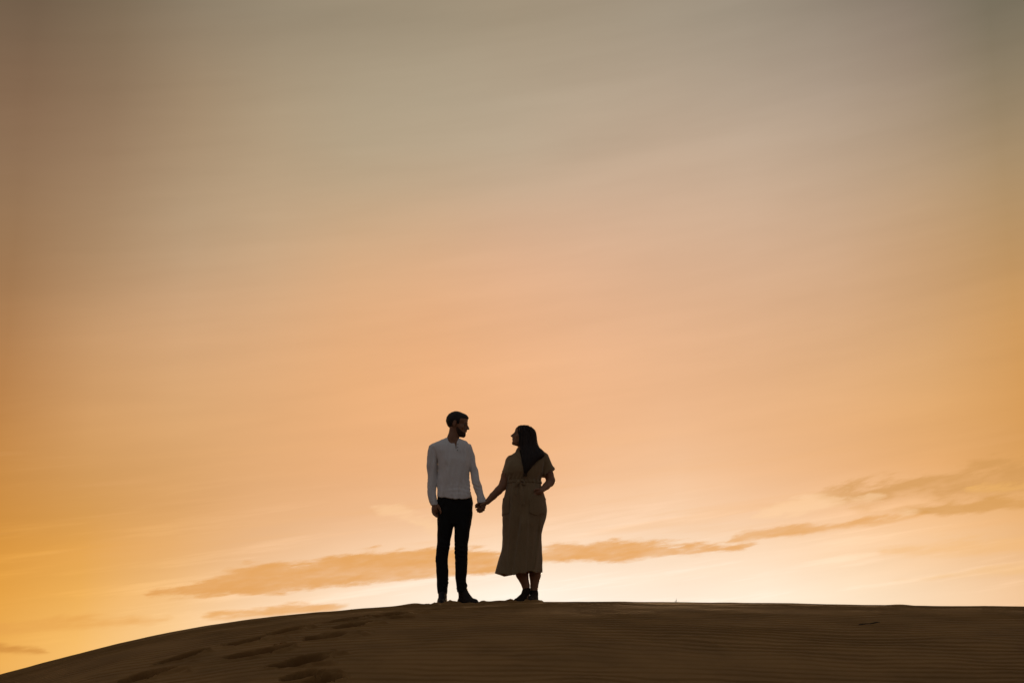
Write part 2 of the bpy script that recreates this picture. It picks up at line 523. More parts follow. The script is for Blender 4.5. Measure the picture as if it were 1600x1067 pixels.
# fine relief of the wind ripples and trodden sand, carried to the material's bump
at = dune.data.attributes.new('relief', 'FLOAT', 'POINT')
at.data.foreach_set('value', (inner * (rip - 0.5) * ramp_a * erase * 2.6 + dent * 0.6).astype(np.float32).ravel())
_nt = M['sand'].node_tree
_at = _nt.nodes.new('ShaderNodeAttribute')
_at.attribute_name = 'relief'
_bp = _nt.nodes.new('ShaderNodeBump')
_bp.inputs['Strength'].default_value = 1.0
_bp.inputs['Distance'].default_value = 1.0
_nt.links.new(_at.outputs['Fac'], _bp.inputs['Height'])
_b0 = [n for n in _nt.nodes if n.type == 'BUMP' and n != _bp][0]
_nt.links.new(_bp.outputs[0], _b0.inputs['Normal'])


def gz_at(x, y):
    i = int(np.clip(np.searchsorted(gx, x), 1, nx_ - 1))
    j = int(np.clip(np.searchsorted(gy, y), 1, ny_ - 1))
    return float(Z[i - 1:i + 1, j - 1:j + 1].mean())


# ------------------------------------------------------------------ signed distance modelling
class Field:
    def __init__(self, lo, hi, h):
        self.lo, self.h = np.array(lo, float), h
        self.n = np.ceil((np.array(hi) - self.lo) / h).astype(int) + 1
        self.D = np.full(self.n, 0.5, np.float32)

    def sub(self, lo, hi, pad):
        a = np.clip(np.floor((np.array(lo) - pad - self.lo) / self.h).astype(int), 0, self.n)
        b = np.clip(np.ceil((np.array(hi) + pad - self.lo) / self.h).astype(int) + 1, 0, self.n)
        sl_ = tuple(slice(i, j) for i, j in zip(a, b))
        ax = [self.lo[k] + self.h * np.arange(a[k], b[k]) for k in range(3)]
        g = np.meshgrid(*ax, indexing='ij', sparse=True)
        return sl_, g

    def add(self, prim, k=0.01):
        fn, lo, hi = prim
        sl_, g = self.sub(lo, hi, 0.03 + k)
        if min(s.stop - s.start for s in sl_) <= 0:
            return
        d = fn(*g).astype(np.float32)
        o = self.D[sl_]
        if k > 0:
            hh = np.clip(0.5 + 0.5 * (o - d) / k, 0, 1)
            self.D[sl_] = o * (1 - hh) + d * hh - k * hh * (1 - hh)
        else:
            self.D[sl_] = np.minimum(o, d)

    def cut(self, prim, k=0.006):
        fn, lo, hi = prim
        sl_, g = self.sub(lo, hi, 0.03)
        if min(s.stop - s.start for s in sl_) <= 0:
            return
        d = -fn(*g).astype(np.float32)
        o = self.D[sl_]
        hh = np.clip(0.5 - 0.5 * (o - d) / k, 0, 1)
        self.D[sl_] = o * (1 - hh) + d * hh + k * hh * (1 - hh)

    def grid(self):
        ax = [self.lo[k] + self.h * np.arange(self.n[k]) for k in range(3)]
        return np.meshgrid(*ax, indexing='ij', sparse=True)

    def mesh(self, name, origin):
        D, h = self.D, self.h
        ins = D < 0
        s = ins[:-1, :-1, :-1].astype(np.uint8)
        s = (s + ins[1:, :-1, :-1] + ins[:-1, 1:, :-1] + ins[:-1, :-1, 1:] + ins[1:, 1:, :-1] + ins[1:, :-1, 1:] + ins[:-1, 1:, 1:] + ins[1:, 1:, 1:])
        act = np.argwhere((s > 0) & (s < 8))
        cid = np.full(s.shape, -1, np.int32)
        cid[tuple(act.T)] = np.arange(len(act))
        cor = np.array([[i, j, k] for i in (0, 1) for j in (0, 1) for k in (0, 1)])
        val = np.stack([D[tuple((act + c).T)] for c in cor], 1)
        acc = np.zeros((len(act), 3))
        cnt = np.zeros(len(act))
        for a in range(8):
            for b in range(a + 1, 8):
                if np.abs(cor[a] - cor[b]).sum() != 1:
                    continue
                va, vb = val[:, a], val[:, b]
                x = (va < 0) != (vb < 0)
                t = np.where(x, va / np.where(x, va - vb, 1), 0)
                p = cor[a] + t[:, None] * (cor[b] - cor[a])
                acc += p * x[:, None]
                cnt += x
        V = (act + acc / cnt[:, None]) * h + self.lo
        quads = []
        for axis in range(3):
            sl0 = [slice(None)] * 3
            sl1 = [slice(None)] * 3
            sl0[axis], sl1[axis] = slice(None, -1), slice(1, None)
            A, B = ins[tuple(sl0)], ins[tuple(sl1)]
            e = np.argwhere(A != B)
            o1, o2 = [(1, 2), (2, 0), (0, 1)][axis]
            ok = (e[:, o1] > 0) & (e[:, o2] > 0) & (e[:, o1] < self.n[o1] - 1) & (e[:, o2] < self.n[o2] - 1)
            e = e[ok]
            q = []
            for d1, d2 in ((-1, -1), (0, -1), (0, 0), (-1, 0)):
                c = e.copy()
                c[:, o1] += d1
                c[:, o2] += d2
                q.append(cid[tuple(c.T)])
            q = np.stack(q, 1)
            flip = ~A[tuple(e.T)]
            q[flip] = q[flip][:, ::-1]
            quads.append(q)
        Qd = np.concatenate(quads)
        # one relaxing pass
        nb = np.zeros_like(V)
        ct = np.zeros(len(V))
        for a, b in ((0, 1), (1, 2), (2, 3), (3, 0)):
            np.add.at(nb, Qd[:, a], V[Qd[:, b]])
            np.add.at(ct, Qd[:, a], 1)
        V = V * 0.5 + 0.5 * nb / np.maximum(ct, 1)[:, None]
        return mesh_arrays(name, V - origin, Qd)


def ell(c, rad, R=None):
    c, rad = np.array(c, float), np.array(rad, float)
    R = np.eye(3) if R is None else R          # columns: local axes
    def fn(x, y, z):
        p = [x - c[0], y - c[1], z - c[2]]
        q = [sum(R[j, i] * p[j] for j in range(3)) for i in range(3)]
        k0 = np.sqrt(sum((q[i] / rad[i]) ** 2 for i in range(3)))
        k1 = np.sqrt(sum((q[i] / rad[i] ** 2) ** 2 for i in range(3)))
        return k0 * (k0 - 1) / np.maximum(k1, 1e-6)
    m = np.abs(R) @ rad
    return fn, c - m, c + m


def seg(a, b, ra, rb, sy=1.0):
    """tapered capsule; sy > 1 makes it deeper towards / away from the viewer"""
    a, b = np.array(a, float), np.array(b, float)
    ab = b - a
    L2 = float(ab @ ab) + 1e-9
    def fn(x, y, z):
        p = (x - a[0], y - a[1], z - a[2])
        t = np.clip((p[0] * ab[0] + p[1] * ab[1] + p[2] * ab[2]) / L2, 0, 1)
        d = np.sqrt((p[0] - t * ab[0]) ** 2 + ((p[1] - t * ab[1]) / sy) ** 2 + (p[2] - t * ab[2]) ** 2)
        return d - (ra + (rb - ra) * t)
    r = max(ra, rb) * max(1, sy)
    return fn, np.minimum(a, b) - r, np.maximum(a, b) + r


def chain(f, pts, k=0.006, sy=1.0):
    for (a, ra), (b, rb) in zip(pts[:-1], pts[1:]):
        f.add(seg(a, b, ra, rb, sy), k)


def column(rows, n=2.2, inset=0.0, mod=None, Yp=YC):
    """stack of rounded sections: (row px, left px, right px, centre depth, half depth)"""
    zz, cx, aa, cy, bb = [], [], [], [], []
    for py, xl, xr, yc, b in rows:
        l, r = P(xl, py, 0, Yp), P(xr, py, 0, Yp)
        zz.append(l[2]); cx.append((l[0] + r[0]) / 2); aa.append((r[0] - l[0]) / 2); cy.append(Yp + yc)
        bb.append(b if b else (r[0] - l[0]) / 2 * 1.05)
    o = np.argsort(zz)
    zz, cx, aa, cy, bb = (np.array(v)[o] for v in (zz, cx, aa, cy, bb))
    zf = np.linspace(zz[0], zz[-1], 240)
    ker = np.exp(-0.5 * (np.arange(-9, 10) / 3.2) ** 2)
    ker /= ker.sum()
    def sm(v):
        w = np.interp(zf, zz, v)
        return np.convolve(np.pad(w, 9, mode='reflect', reflect_type='odd'), ker, 'valid')
    T = [sm(v) for v in (cx, aa, cy, bb)]
    def fn(x, y, z):
        C, A, Yc_, B = (np.interp(z.ravel(), zf, t).reshape(z.shape) for t in T)
        A = np.maximum(A - inset, 0.004)
        B = np.maximum(B - inset, 0.004)
        qx, qy = (x - C) / A, (y - Yc_) / B
        r = (np.abs(qx) ** n + np.abs(qy) ** n) ** (1 / n)
        if mod:
            r = r / (1 + mod(np.arctan2(qy, qx), z))
        d = (r - 1) * np.minimum(A, B)
        return np.maximum(d, np.maximum(z - zz[-1], zz[0] - z) + (inset if inset else 0))
    lo = np.array([(cx - aa).min(), (cy - bb).min(), zz[0]])
    hi = np.array([(cx + aa).max(), (cy + bb).max(), zz[-1]])
    if mod:
        lo[:2] -= 0.05
        hi[:2] += 0.05
    return fn, lo, hi


def poly_dist(pts):
    """signed distance in the x-z plane to a polygon given in survey pixels"""
    V = np.array([P(a, b)[[0, 2]] for a, b in pts])
    def fn(x, z):
        x, z = np.broadcast_arrays(x, z)
        d = np.full(x.shape, 1e9)
        s = np.ones(x.shape)
        for i in range(len(V)):
            a, b = V[i], V[i - 1]
            e = b - a
            wx, wz = x - a[0], z - a[1]
            t = np.clip((wx * e[0] + wz * e[1]) / (e @ e), 0, 1)
            d = np.minimum(d, (wx - e[0] * t) ** 2 + (wz - e[1] * t) ** 2)
            c1, c2, c3 = z >= a[1], z < b[1], e[0] * wz > e[1] * wx
            s = np.where((c1 & c2 & c3) | (~c1 & ~c2 & ~c3), -s, s)
        return s * np.sqrt(d)
    return fn, V.min(0), V.max(0)


def patch(f, pts, out=0.004, inn=0.004, front=True):
    """a piece of cloth lying on the surface of field f inside a polygon (collar, belt, pocket, cuff)"""
    pf, lo, hi = poly_dist(pts)
    g = Field(np.array([lo[0] - .03, f.lo[1], lo[1] - .03]), np.array([hi[0] + .03, f.lo[1] + f.h * (f.n[1] - 1), hi[1] + .03]), f.h)
    # resample f on the aligned window
    a = np.round((g.lo - f.lo) / f.h).astype(int)
    a = np.clip(a, 0, f.n - 2)
    b = np.minimum(a + g.n, f.n)
    g.lo = f.lo + a * f.h
    g.n = b - a
    D = f.D[a[0]:b[0], a[1]:b[1], a[2]:b[2]]
    x, y, z = g.grid()
    d = np.maximum(D - out, -(D + inn))
    d = np.maximum(d, pf(x, z))
    if front is not None:
        mid = YC + (front if not isinstance(front, bool) else 0.0)
        d = np.maximum(d, y - mid)
    g.D = d.astype(np.float32)
    return g


def fold(x, y, z, seed, fx, fy, fz):
    r = np.random.default_rng(seed)
    s = 0
    for i in range(5):
        a = r.normal(size=3) * np.array([fx, fy, fz])
        s = s + np.sin(a[0] * x + a[1] * y + a[2] * z + r.random() * 6.28)
    return s / 5


def thing(name, label, cat, loc):
    o = bpy.data.objects.new(name, None)
    COL.objects.link(o)
    o.location = loc
    o.empty_display_size = 0.2
    o['label'], o['category'] = label, cat
    return o


def uvball(name, c, r, mat, parent, origin, seg_=10):
    V, Qd = [], []
    for i in range(seg_ + 1):
        th = math.pi * i / seg_
        for j in range(seg_ * 2):
            p = math.pi * j / seg_
            V.append((c[0] + r[0] * math.sin(th) * math.cos(p), c[1] + r[1] * math.sin(th) * math.sin(p), c[2] + r[2] * math.cos(th)))
    w = seg_ * 2
    for i in range(seg_):
        for j in range(w):
            Qd.append((i * w + j, (i + 1) * w + j, (i + 1) * w + (j + 1) % w, i * w + (j + 1) % w))
    return link(name, mesh_arrays(name, np.array(V) - origin, np.array(Qd)), mat, parent)


def tube(paths, rad, name, mat, parent, origin, sides=5):
    V, Qd = [], []
    for pts in paths:
        pts = [Vector(p) for p in pts]
        n0 = len(V)
        for i, p in enumerate(pts):
            t = (pts[min(i + 1, len(pts) - 1)] - pts[max(i - 1, 0)]).normalized()
            a = t.orthogonal().normalized()
            b = t.cross(a)
            r = rad * (1 - 0.75 * i / (len(pts) - 1)) if len(pts) > 2 else rad
            for s in range(sides):
                w = 2 * math.pi * s / sides
                V.append(p + (a * math.cos(w) + b * math.sin(w)) * r)
        for i in range(len(pts) - 1):
            for s in range(sides):
                Qd.append((n0 + i * sides + s, n0 + i * sides + (s + 1) % sides, n0 + (i + 1) * sides + (s + 1) % sides, n0 + (i + 1) * sides + s))
    return link(name, mesh_arrays(name, np.array([tuple(v) for v in V]) - origin, np.array(Qd)), mat, parent)


def head_axes(yaw, pitch, roll=0.0):
    """columns: forward, side, up.  yaw 0 looks at the camera, + turns to picture right; pitch + looks up"""
    f = np.array([math.sin(yaw) * math.cos(pitch), -math.cos(yaw) * math.cos(pitch), math.sin(pitch)])
    s = np.cross(f, [0, 0, 1.0])
    s /= np.linalg.norm(s)
    u = np.cross(s, f)
    s2 = s * math.cos(roll) + u * math.sin(roll)
    u2 = np.cross(s2, f)
    return np.stack([f, s2, u2], 1)


def add_head(f, c, R, k=1.0, male=True):
    def L(a, s, u):
        return np.array(c) + R @ (np.array([a, s, u]) * k)
    def e(a, s, u, ra, rs, ru, sm=0.012, tilt=0.0):
        RR = R
        if tilt:
            ct, st = math.cos(tilt), math.sin(tilt)
            RR = R @ np.array([[ct, 0, -st], [0, 1, 0], [st, 0, ct]])
        f.add(ell(L(a, s, u), np.array([ra, rs, ru]) * k, RR), sm * k)
    e(-0.012, 0, 0.035, 0.097, 0.076, 0.086)                 # skull
    e(0.045, 0, 0.045, 0.047, 0.060, 0.050, 0.02)            # forehead
    e(0.030, 0, -0.035, 0.058, 0.060, 0.068, 0.02)           # face
    e(0.045, 0, -0.075, 0.047, 0.046 if male else 0.042, 0.038, 0.02)   # jaw
    e(0.080, 0, -0.095, 0.016, 0.022, 0.018, 0.014)          # chin
    for s in (-1, 1):
        e(0.062, s * 0.045, -0.022, 0.020, 0.018, 0.020, 0.014)   # cheekbone
        f.cut(ell(L(0.098, s * 0.031, 0.010), np.array([0.016, 0.018, 0.011]) * k, R), 0.008)
        e(0.076, s * 0.031, 0.008, 0.012, 0.013, 0.011, 0.003)    # lid
        e(0.086, s * 0.026, 0.024, 0.009, 0.022, 0.006, 0.008)    # brow
        # ear
        e(-0.008, s * 0.078, 0.000, 0.018, 0.007, 0.031, 0.004, tilt=-0.15)
        f.cut(ell(L(-0.004, s * 0.086, 0.004), np.array([0.010, 0.006, 0.018]) * k, R), 0.004)
    f.add(seg(L(0.086, 0, 0.018), L(0.118, 0, -0.026), 0.008 * k, 0.0088 * k), 0.010)   # bridge
    f.add(seg(L(0.074, 0, 0.016), L(0.096, 0, -0.030), 0.013 * k, 0.013 * k), 0.008)
    for s in (-1, 1):
        e(0.099, s * 0.010, -0.030, 0.012, 0.008, 0.008, 0.006)
    e(0.080, 0, -0.042, 0.017, 0.022, 0.018, 0.010)          # upper lip
    e(0.093, 0, -0.050, 0.012, 0.024, 0.006, 0.005)          # lips
    e(0.091, 0, -0.061, 0.012, 0.021, 0.007, 0.005)
    f.cut(ell(L(0.106, 0, -0.0555), np.array([0.008, 0.022, 0.0018]) * k, R), 0.003)
    return L


H = 0.0045

# ================================================================== the man
mo = np.array([P(708, 943)[0], YC - 0.02, crest(P(708, 943)[0])])
man = thing('person', 'man in a pale grey long-sleeved henley and black trousers, looking down at the woman', 'person', mo)

SLV_L = [(696, 670.5, 684, 0, 0), (703, 668.4, 685, 0, 0), (714, 667.3, 685, 0, 0), (727, 666.8, 684.4, 0, 0), (742, 666.6, 683, -.005, 0), (752, 667, 681.8, -.01, 0), (762, 667.4, 681.3, -.02, 0),
         (772, 668.6, 681.4, -.03, 0), (783, 671, 683.4, -.045, 0), (790.5, 673.6, 684.8, -.05, 0)]
SLV_R = [(696, 726, 736, 0, 0), (703, 728, 738.8, 0, 0), (714, 731, 741.5, 0, 0), (724, 732.5, 744.3, 0, 0), (740, 734.6, 748.2, -.005, 0), (752, 736.4, 751.2, -.01, 0), (764, 740.4, 754, -.02, 0),
         (775, 744.6, 756.6, -.03, 0), (786, 746.8, 759.2, -.04, 0)]
TOR = [(684.5, 694.5, 717.5, .01, .055), (686.5, 691, 720.5, .012, .062), (689, 684, 728, .012, .072), (692, 676.5, 734.5, .01, .08), (697, 674, 735.5, .005, .092), (706, 677, 735, 0, .108), (720, 683, 734.6, -.005, .118),
       (735, 684.5, 734, -.008, .118), (750, 684.2, 734, -.008, .115), (764, 683.4, 735.2, -.008, .117), (774, 682.8, 736.4, -.008, .122), (787, 682.4, 737.4, -.008, .127)]
LEG_L = [(800, 683.3, 712, 0, .10), (815, 683.5, 710, 0, .10), (823, 683.4, 708.6, 0, .098), (834, 683, 706.2, 0, .09), (842, 683, 704.2, 0, .085), (851, 682.6, 703, -.005, .08), (861, 681.8, 701.7, -.005, .072),
         (872, 680.6, 700.1, 0, .068), (890, 680.9, 700.3, .01, .066), (910, 682.4, 700.1, .015, .06), (926.5, 684, 698.7, .015, .058)]
LEG_R = [(800, 707, 738.5, 0, .10), (815, 709, 736.6, 0, .10), (825, 710, 735, 0, .098), (840, 710, 732.8, 0, .088), (851, 710.2, 731.2, -.005, .08), (862, 710.6, 731.3, -.005, .074), (870, 711, 730.9, 0, .07),
         (890, 711.2, 730, .01, .066), (905, 711.7, 728.6, .015, .06), (912, 712.5, 729.6, .015, .06), (918, 713, 730.2, .015, .06), (925, 714, 729.6, .015, .06)]
PEL = [(768, 684.5, 735, -.005, .11), (778, 684, 738, -.005, .112), (786, 683.4, 739.7, 0, .116), (800, 683.2, 738.6, 0, .116), (812, 683.4, 737, 0, .108), (820, 684.5, 735.6, 0, .095)]

lo, hi = P(662, 948, -.36), P(764, 638, .25)
body = Field(lo, hi, H)
hc = P(714.6, 663.4, -0.005)
RM = head_axes(math.radians(77), math.radians(-10))
LM = add_head(body, hc, RM, 1.0, True)
body.add(column([(668, 702.6, 717.5, .0, .058), (676, 701.2, 717, .003, .06), (684, 698, 717.5, .006, .064), (690, 694, 720, .01, .066), (698, 690, 724, .01, .07)]), 0.014)
body.add(column(TOR[2:], inset=0.02), 0.012)
body.add(column(SLV_L, inset=0.012), 0.004)
body.add(column(SLV_R, inset=0.012), 0.004)
body.add(column(PEL, inset=0.018), 0.01)
body.add(column(LEG_L[:-2], inset=0.016), 0.006)
body.add(column(LEG_R[:-3], inset=0.016), 0.006)
body.add(seg(P(691.3, 922, .018), P(691.5, 936, .018), .034, .028), .004)
body.add(seg(P(721.8, 922, .018), P(722, 936, .018), .034, .028), .004)
# hanging hand, back of the hand outwards, thumb to the front
wr = P(679.3, 788, -.05)
body.add(seg(wr, P(680.5, 795, -.055), .026, .03, 0.9), .008)
body.add(ell(P(680.8, 796.5, -.055), (.037, .026, .045)), .01)
for i, (rx, tx) in enumerate(((676.6, 682.5), (678.8, 684.6), (681.6, 686.6), (684.4, 688.2))):
    d0 = -.075 + .013 * i
    kn = P(rx, 800.5, d0)
    m1 = P(rx + 1.6, 804.6 - .2 * i, d0 - .004)
    tp = P(tx, (808.6, 809.3, 808.8, 807)[i], d0 - .004)
    chain(body, [(P(rx + .9, 796, d0 + .006), .011), (kn, .0105), (m1, .0095), (tp, .0078)], .003)
chain(body, [(P(684.6, 791, -.075), .014), (P(687.6, 795.6, -.09), .0115), (P(689.2, 800.2, -.095), .0095), (P(689.6, 803.6, -.094), .008)], .004)
# hand holding hers: palm behind, fingers closing round the front
wl = P(753.2, 784.5, -.04)
body.add(seg(wl, P(752.4, 789.5, -.03), .027, .03, 0.8), .008)
body.add(ell(P(752.0, 791.4, -.022), (.034, .021, .036)), .008)
for i in range(4):
    bx = 757.2 - 3.0 * i
    by = (793.4, 795.6, 796.4, 795.2)[i]
    k0, k1, k2 = P(bx, by, -.035), P(bx - 1.2, by + 4.6, -.062), P(bx - 1.6, by + 3.6, -.088)
    tip = P(bx - .8, by - .6, -.096)
    chain(body, [(P(bx - .6, by - 5, -.02), .010), (k0, .0105), (k1, .0098), (k2, .009), (tip, .008)], .003)
chain(body, [(P(748.8, 787.6, -.055), .0125), (P(745.4, 789.6, -.078), .0108), (P(743.4, 791.6, -.09), .0085)], .004)
mb = link('body', body.mesh('body', mo), 'skin', man)

for s in (-1, 1):
    uvball('eye', LM(0.079, s * 0.031, 0.0085), (.0115,) * 3, 'eye', man, mo, 8)

# hair: skull cap trimmed at the hairline
hair = Field(P(694, 690, -.14), P(738, 636, .14), .0035)
for c0, r0 in (((-0.016, 0, 0.036), (0.1005, 0.0795, 0.0905)), ((0.045, 0, 0.064), (0.055, 0.060, 0.046))):
    hair.add(ell(LM(*c0), r0, RM), .015)
x, y, z = hair.grid()
q = [x - hc[0], y - hc[1], z - hc[2]]
hf, hs, hu = (sum(RM[j, i] * q[j] for j in range(3)) for i in range(3))
line = np.interp(hf, [-.12, -.085, -.05, -.026, -.022, .008, .012, .034, .042, .062, .080, .1], [-.085, -.08, -.055, -.035, .02, .026, -.008, .004, .04, .058, .066, .07])
hair.D = hair.D + (.0022 * fold(x, y, z, 3, 220, 220, 160) + .0016 * fold(x, y, z, 4, 420, 420, 300)).astype(np.float32)
hair.D = np.maximum(hair.D, (line - hu) * 0.7).astype(np.float32)
link('hair', hair.mesh('hair', mo), 'hair', man)
# short beard along the jaw
bd = Field(P(700, 692, -.12), P(736, 668, .12), .0035)
for c0, r0 in (((0.030, 0, -0.035), (0.0595, 0.0615, 0.0695)), ((0.045, 0, -0.075), (0.0485, 0.0478, 0.0395)), ((0.080, 0, -0.095), (0.0178, 0.0238, 0.0195))):
    bd.add(ell(LM(*c0), r0, RM), .018)
bd.add(ell(LM(.084, 0, -.041), (.0165, .026, .0075), RM), .006)
x, y, z = bd.grid()
q = [x - hc[0], y - hc[1], z - hc[2]]
hf, hs, hu = (sum(RM[j, i] * q[j] for j in range(3)) for i in range(3))
bl = np.interp(hf, [-.02, -.004, .012, .03, .05, .07, .08, .11], [-.04, -.02, -.012, -.03, -.048, -.06, -.066, -.034])
bl = np.where((hf > .084) & (np.abs(hs) < .022), np.where(hu > -.05, -.046 + 0 * hu, -.069), bl)
bd.D = np.maximum(bd.D + (.0012 * fold(x, y, z, 5, 300, 300, 300)), np.maximum(hu - bl, -.004 - hf)).astype(np.float32)
link('beard', bd.mesh('beard', mo), 'beard', man)

# shirt
shirt = Field(P(660, 796, -.2), P(765, 680, .2), H)
shirt.add(column(TOR), .0)
sl_rows = lambda rows: rows
shirt.add(column(SLV_L), .0025)
shirt.add(column(SLV_R), .0025)
shirt.add(ell(P(678.6, 699.5, .004), (.050, .054, .040)), .014)
shirt.add(ell(P(729.6, 700.5, .004), (.042, .054, .038)), .02)
x, y, z = shirt.grid()
# hem dips at the front
hx = np.array([P(a, 778)[0] for a in (680, 684, 692, 710, 728, 735, 740)])
hz = np.array([P(700, b)[2] for b in (774.5, 776, 779.4, 782, 781, 778, 776)])
inb = (x > P(683, 778)[0]) & (x < P(737, 778)[0])
armcut = (z > P(700, 776)[2]) & False
isl = (np.abs(x - P(679, 785)[0]) < .04) & (z < P(0, 777)[2])
isr = (x > P(744, 785)[0]) & (z < P(0, 777)[2])
hem = np.interp(x.ravel(), hx, hz).reshape(x.shape) - z
keep = (x > P(738.6, 776)[0] + 0 * z) | ((x < P(682.5, 778)[0] + (P(0, 774)[2] - z) * .16))
shirt.D = np.where(keep, shirt.D, np.maximum(shirt.D, hem)).astype(np.float32)
# neck opening
nk = column([(676, 700, 717, .0, .058), (686, 697.5, 718, .0, .064), (691, 701, 716, -.03, .07), (695, 706, 714.5, -.06, .05)])
shirt.cut(nk, .004)
# the open slit of the placket
pf, l_, h_ = poly_dist([(709.6, 686), (713.4, 686), (714.2, 696), (713.8, 704.5), (712.6, 704.5), (711.6, 697)])
shirt.D = np.maximum(shirt.D, -np.maximum(pf(x, z), y - (YC - .03))).astype(np.float32)
# drag folds: waist, elbows, shoulders
zt = lambda py: P(0, py)[2]
wz = np.exp(-((z - zt(768)) / .06) ** 2)
ws = np.exp(-((z - zt(757)) / .09) ** 2) * ((x < P(683.5, 0)[0]) | (x > P(738, 0)[0]))
shirt.D = (shirt.D + .0018 * wz * np.sin(150 * z + 22 * x + 2.2 * np.sin(17 * x) + 8 * y) * np.clip(np.sin(14 * x + 2) + .5, 0, 1)
           + .0026 * ws * np.sin(170 * z + 70 * x + 3 * fold(x, y, z, 23, 30, 30, 30)) * np.clip(.4 + 1.5 * fold(x, y, z, 24, 30, 30, 28), 0, 1) + .007 * fold(x, y, z, 21, 60, 20, 14) + .006 * fold(x, y, z, 25, 40, 25, 40) + .0018 * fold(x, y, z, 22, 90, 60, 60)).astype(np.float32)
sh = link('shirt', shirt.mesh('shirt', mo), 'shirt', man)
g = patch(shirt, [(714.2, 690), (717.4, 690.5), (717.6, 708.5), (713.2, 708.5), (713.8, 704.8)], .003, .004, -.01)
pk = link('placket', g.mesh('placket', mo), 'shirt', sh)
for bx, by in ((715.9, 696.5), (715.8, 701.5), (715.4, 706.2)):
    # seat each button on the cloth
    c0 = P(bx, by)
    i, k_ = int((c0[0] - shirt.lo[0]) / H), int((c0[2] - shirt.lo[2]) / H)
    j = int(np.argmax(shirt.D[i, :, k_] < 0))
    uvball('button', (c0[0], shirt.lo[1] + j * H - .004, c0[2]), (.0055, .003, .0055), 'button', sh, mo, 6)
g = patch(shirt, [(668, 783.6), (687, 781.2), (688.5, 789), (670, 792.5)], .0028, .006, None)
link('cuff', g.mesh('cuff', mo), 'shirt', sh)
g = patch(shirt, [(743, 779), (761, 777), (763, 788), (743, 788)], .0028, .006, None)
link('cuff', g.mesh('cuff', mo), 'shirt', sh)

# trousers
tr = Field(P(674, 932, -.2), P(746, 764, .2), H)
tr.add(column(PEL), 0)
tr.add(column(LEG_L), .006)
tr.add(column(LEG_R), .006)
x, y, z = tr.grid()
kn = np.exp(-((z - zt(866)) / .09) ** 2) + 1.3 * np.exp(-((z - zt(915)) / .055) ** 2)
tr.D = (tr.D + .0046 * kn * np.sin(150 * z + 45 * x + 20 * y + 4 * fold(x, y, z, 33, 30, 30, 24)) * np.clip(.25 + 1.6 * fold(x, y, z, 32, 28, 28, 34), 0, 1) + .0045 * fold(x, y, z, 31, 40, 40, 30)).astype(np.float32)
trs = link('trousers', tr.mesh('trousers', mo), 'trouser', man)
g = patch(tr, [(690, 780), (704, 779), (706, 784), (692, 792)], .002, .004, 0.0)
link('pocket', g.mesh('pocket', mo), 'trouser', trs)


def make_shoe(heel, toe, ankle, h_ank, mat, parent, origin, w=.042, name='shoe', lace=True, heel_h=.0):
    heel, toe = np.array(heel), np.array(toe)
    a, b = np.minimum(np.minimum(heel, toe), ankle) - .1, np.maximum(np.maximum(heel, toe), ankle) + .1
    f = Field(a, b, .004)
    d = toe - heel
    f.add(seg(heel + [0, 0, .030], heel + d * .45 + [0, 0, .030], w * .86, w * .95), .01)
    f.add(seg(heel + d * .45 + [0, 0, .030], heel + d * .86 + [0, 0, .020], w * .97, w * .78), .015)
    f.add(seg(heel + d * .8 + [0, 0, .020], toe + [0, 0, .016] - d * .06, w * .75, w * .55), .01)
    f.add(seg(heel + d * .12 + [0, 0, .05], ankle, w * .95, h_ank), .02)
    f.add(seg(heel + d * .55 + [0, 0, .035], ankle - [0, 0, .03], w * .7, h_ank * .85), .025)
    x, y, z = f.grid()
    L = np.linalg.norm(d[:2])
    u = ((x - heel[0]) * d[0] + (y - heel[1]) * d[1]) / L ** 2
    gz = heel[2] + d[2] * u
    full = f.D.copy()
    f.D = np.maximum(f.D, np.maximum(gz + .012 - z, z - ankle[2] - .004)).astype(np.float32)
    sh_ = link(name, f.mesh(name, origin), mat, parent)
    s = Field(a, b, .004)
    lim = np.clip(z, gz + .02, None)
    s.D = np.maximum(full - .004, np.maximum(gz - .004 - z, z - gz - .016)).astype(np.float32)
    if heel_h:
        s.D = np.maximum(s.D, np.where((u > .22) & (u < .5), gz + .006 - z, -1)).astype(np.float32)
    link('sole', s.mesh('sole', origin), 'rubber', sh_)
    if lace:
        side = np.cross(d / np.linalg.norm(d), [0, 0, 1])
        paths = []
        for i in range(4):
            c = heel + d * (.40 + .06 * (3 - i)) + np.array([0, 0, .066 + .012 * i])
            paths.append([c - side * .022, c + [0, 0, .008], c + side * .022])
        tube(paths, .0035, 'laces', 'lace', sh_, origin)
    return sh_


def on_ground(px, dy):
    q = P(px, 943)
    y = YC + dy
    xx = q[0] * y / YC
    return np.array([xx, y, gz_at(xx, y) - .011])


make_shoe(on_ground(692, .075), on_ground(688.5, -.19), P(691.3, 914, .016), .041, 'leather', man, mo)
make_shoe(on_ground(720.5, .03), on_ground(745.5, -.155), P(721.8, 913, .016), .041, 'leather', man, mo)

# ================================================================== the woman
wo_ = np.array([P(826, 940)[0], YC - 0.02, crest(P(826, 940)[0])])
woman = thing('person', 'woman with long dark hair in a belted olive midi dress, one hand in her pocket', 'person', wo_)

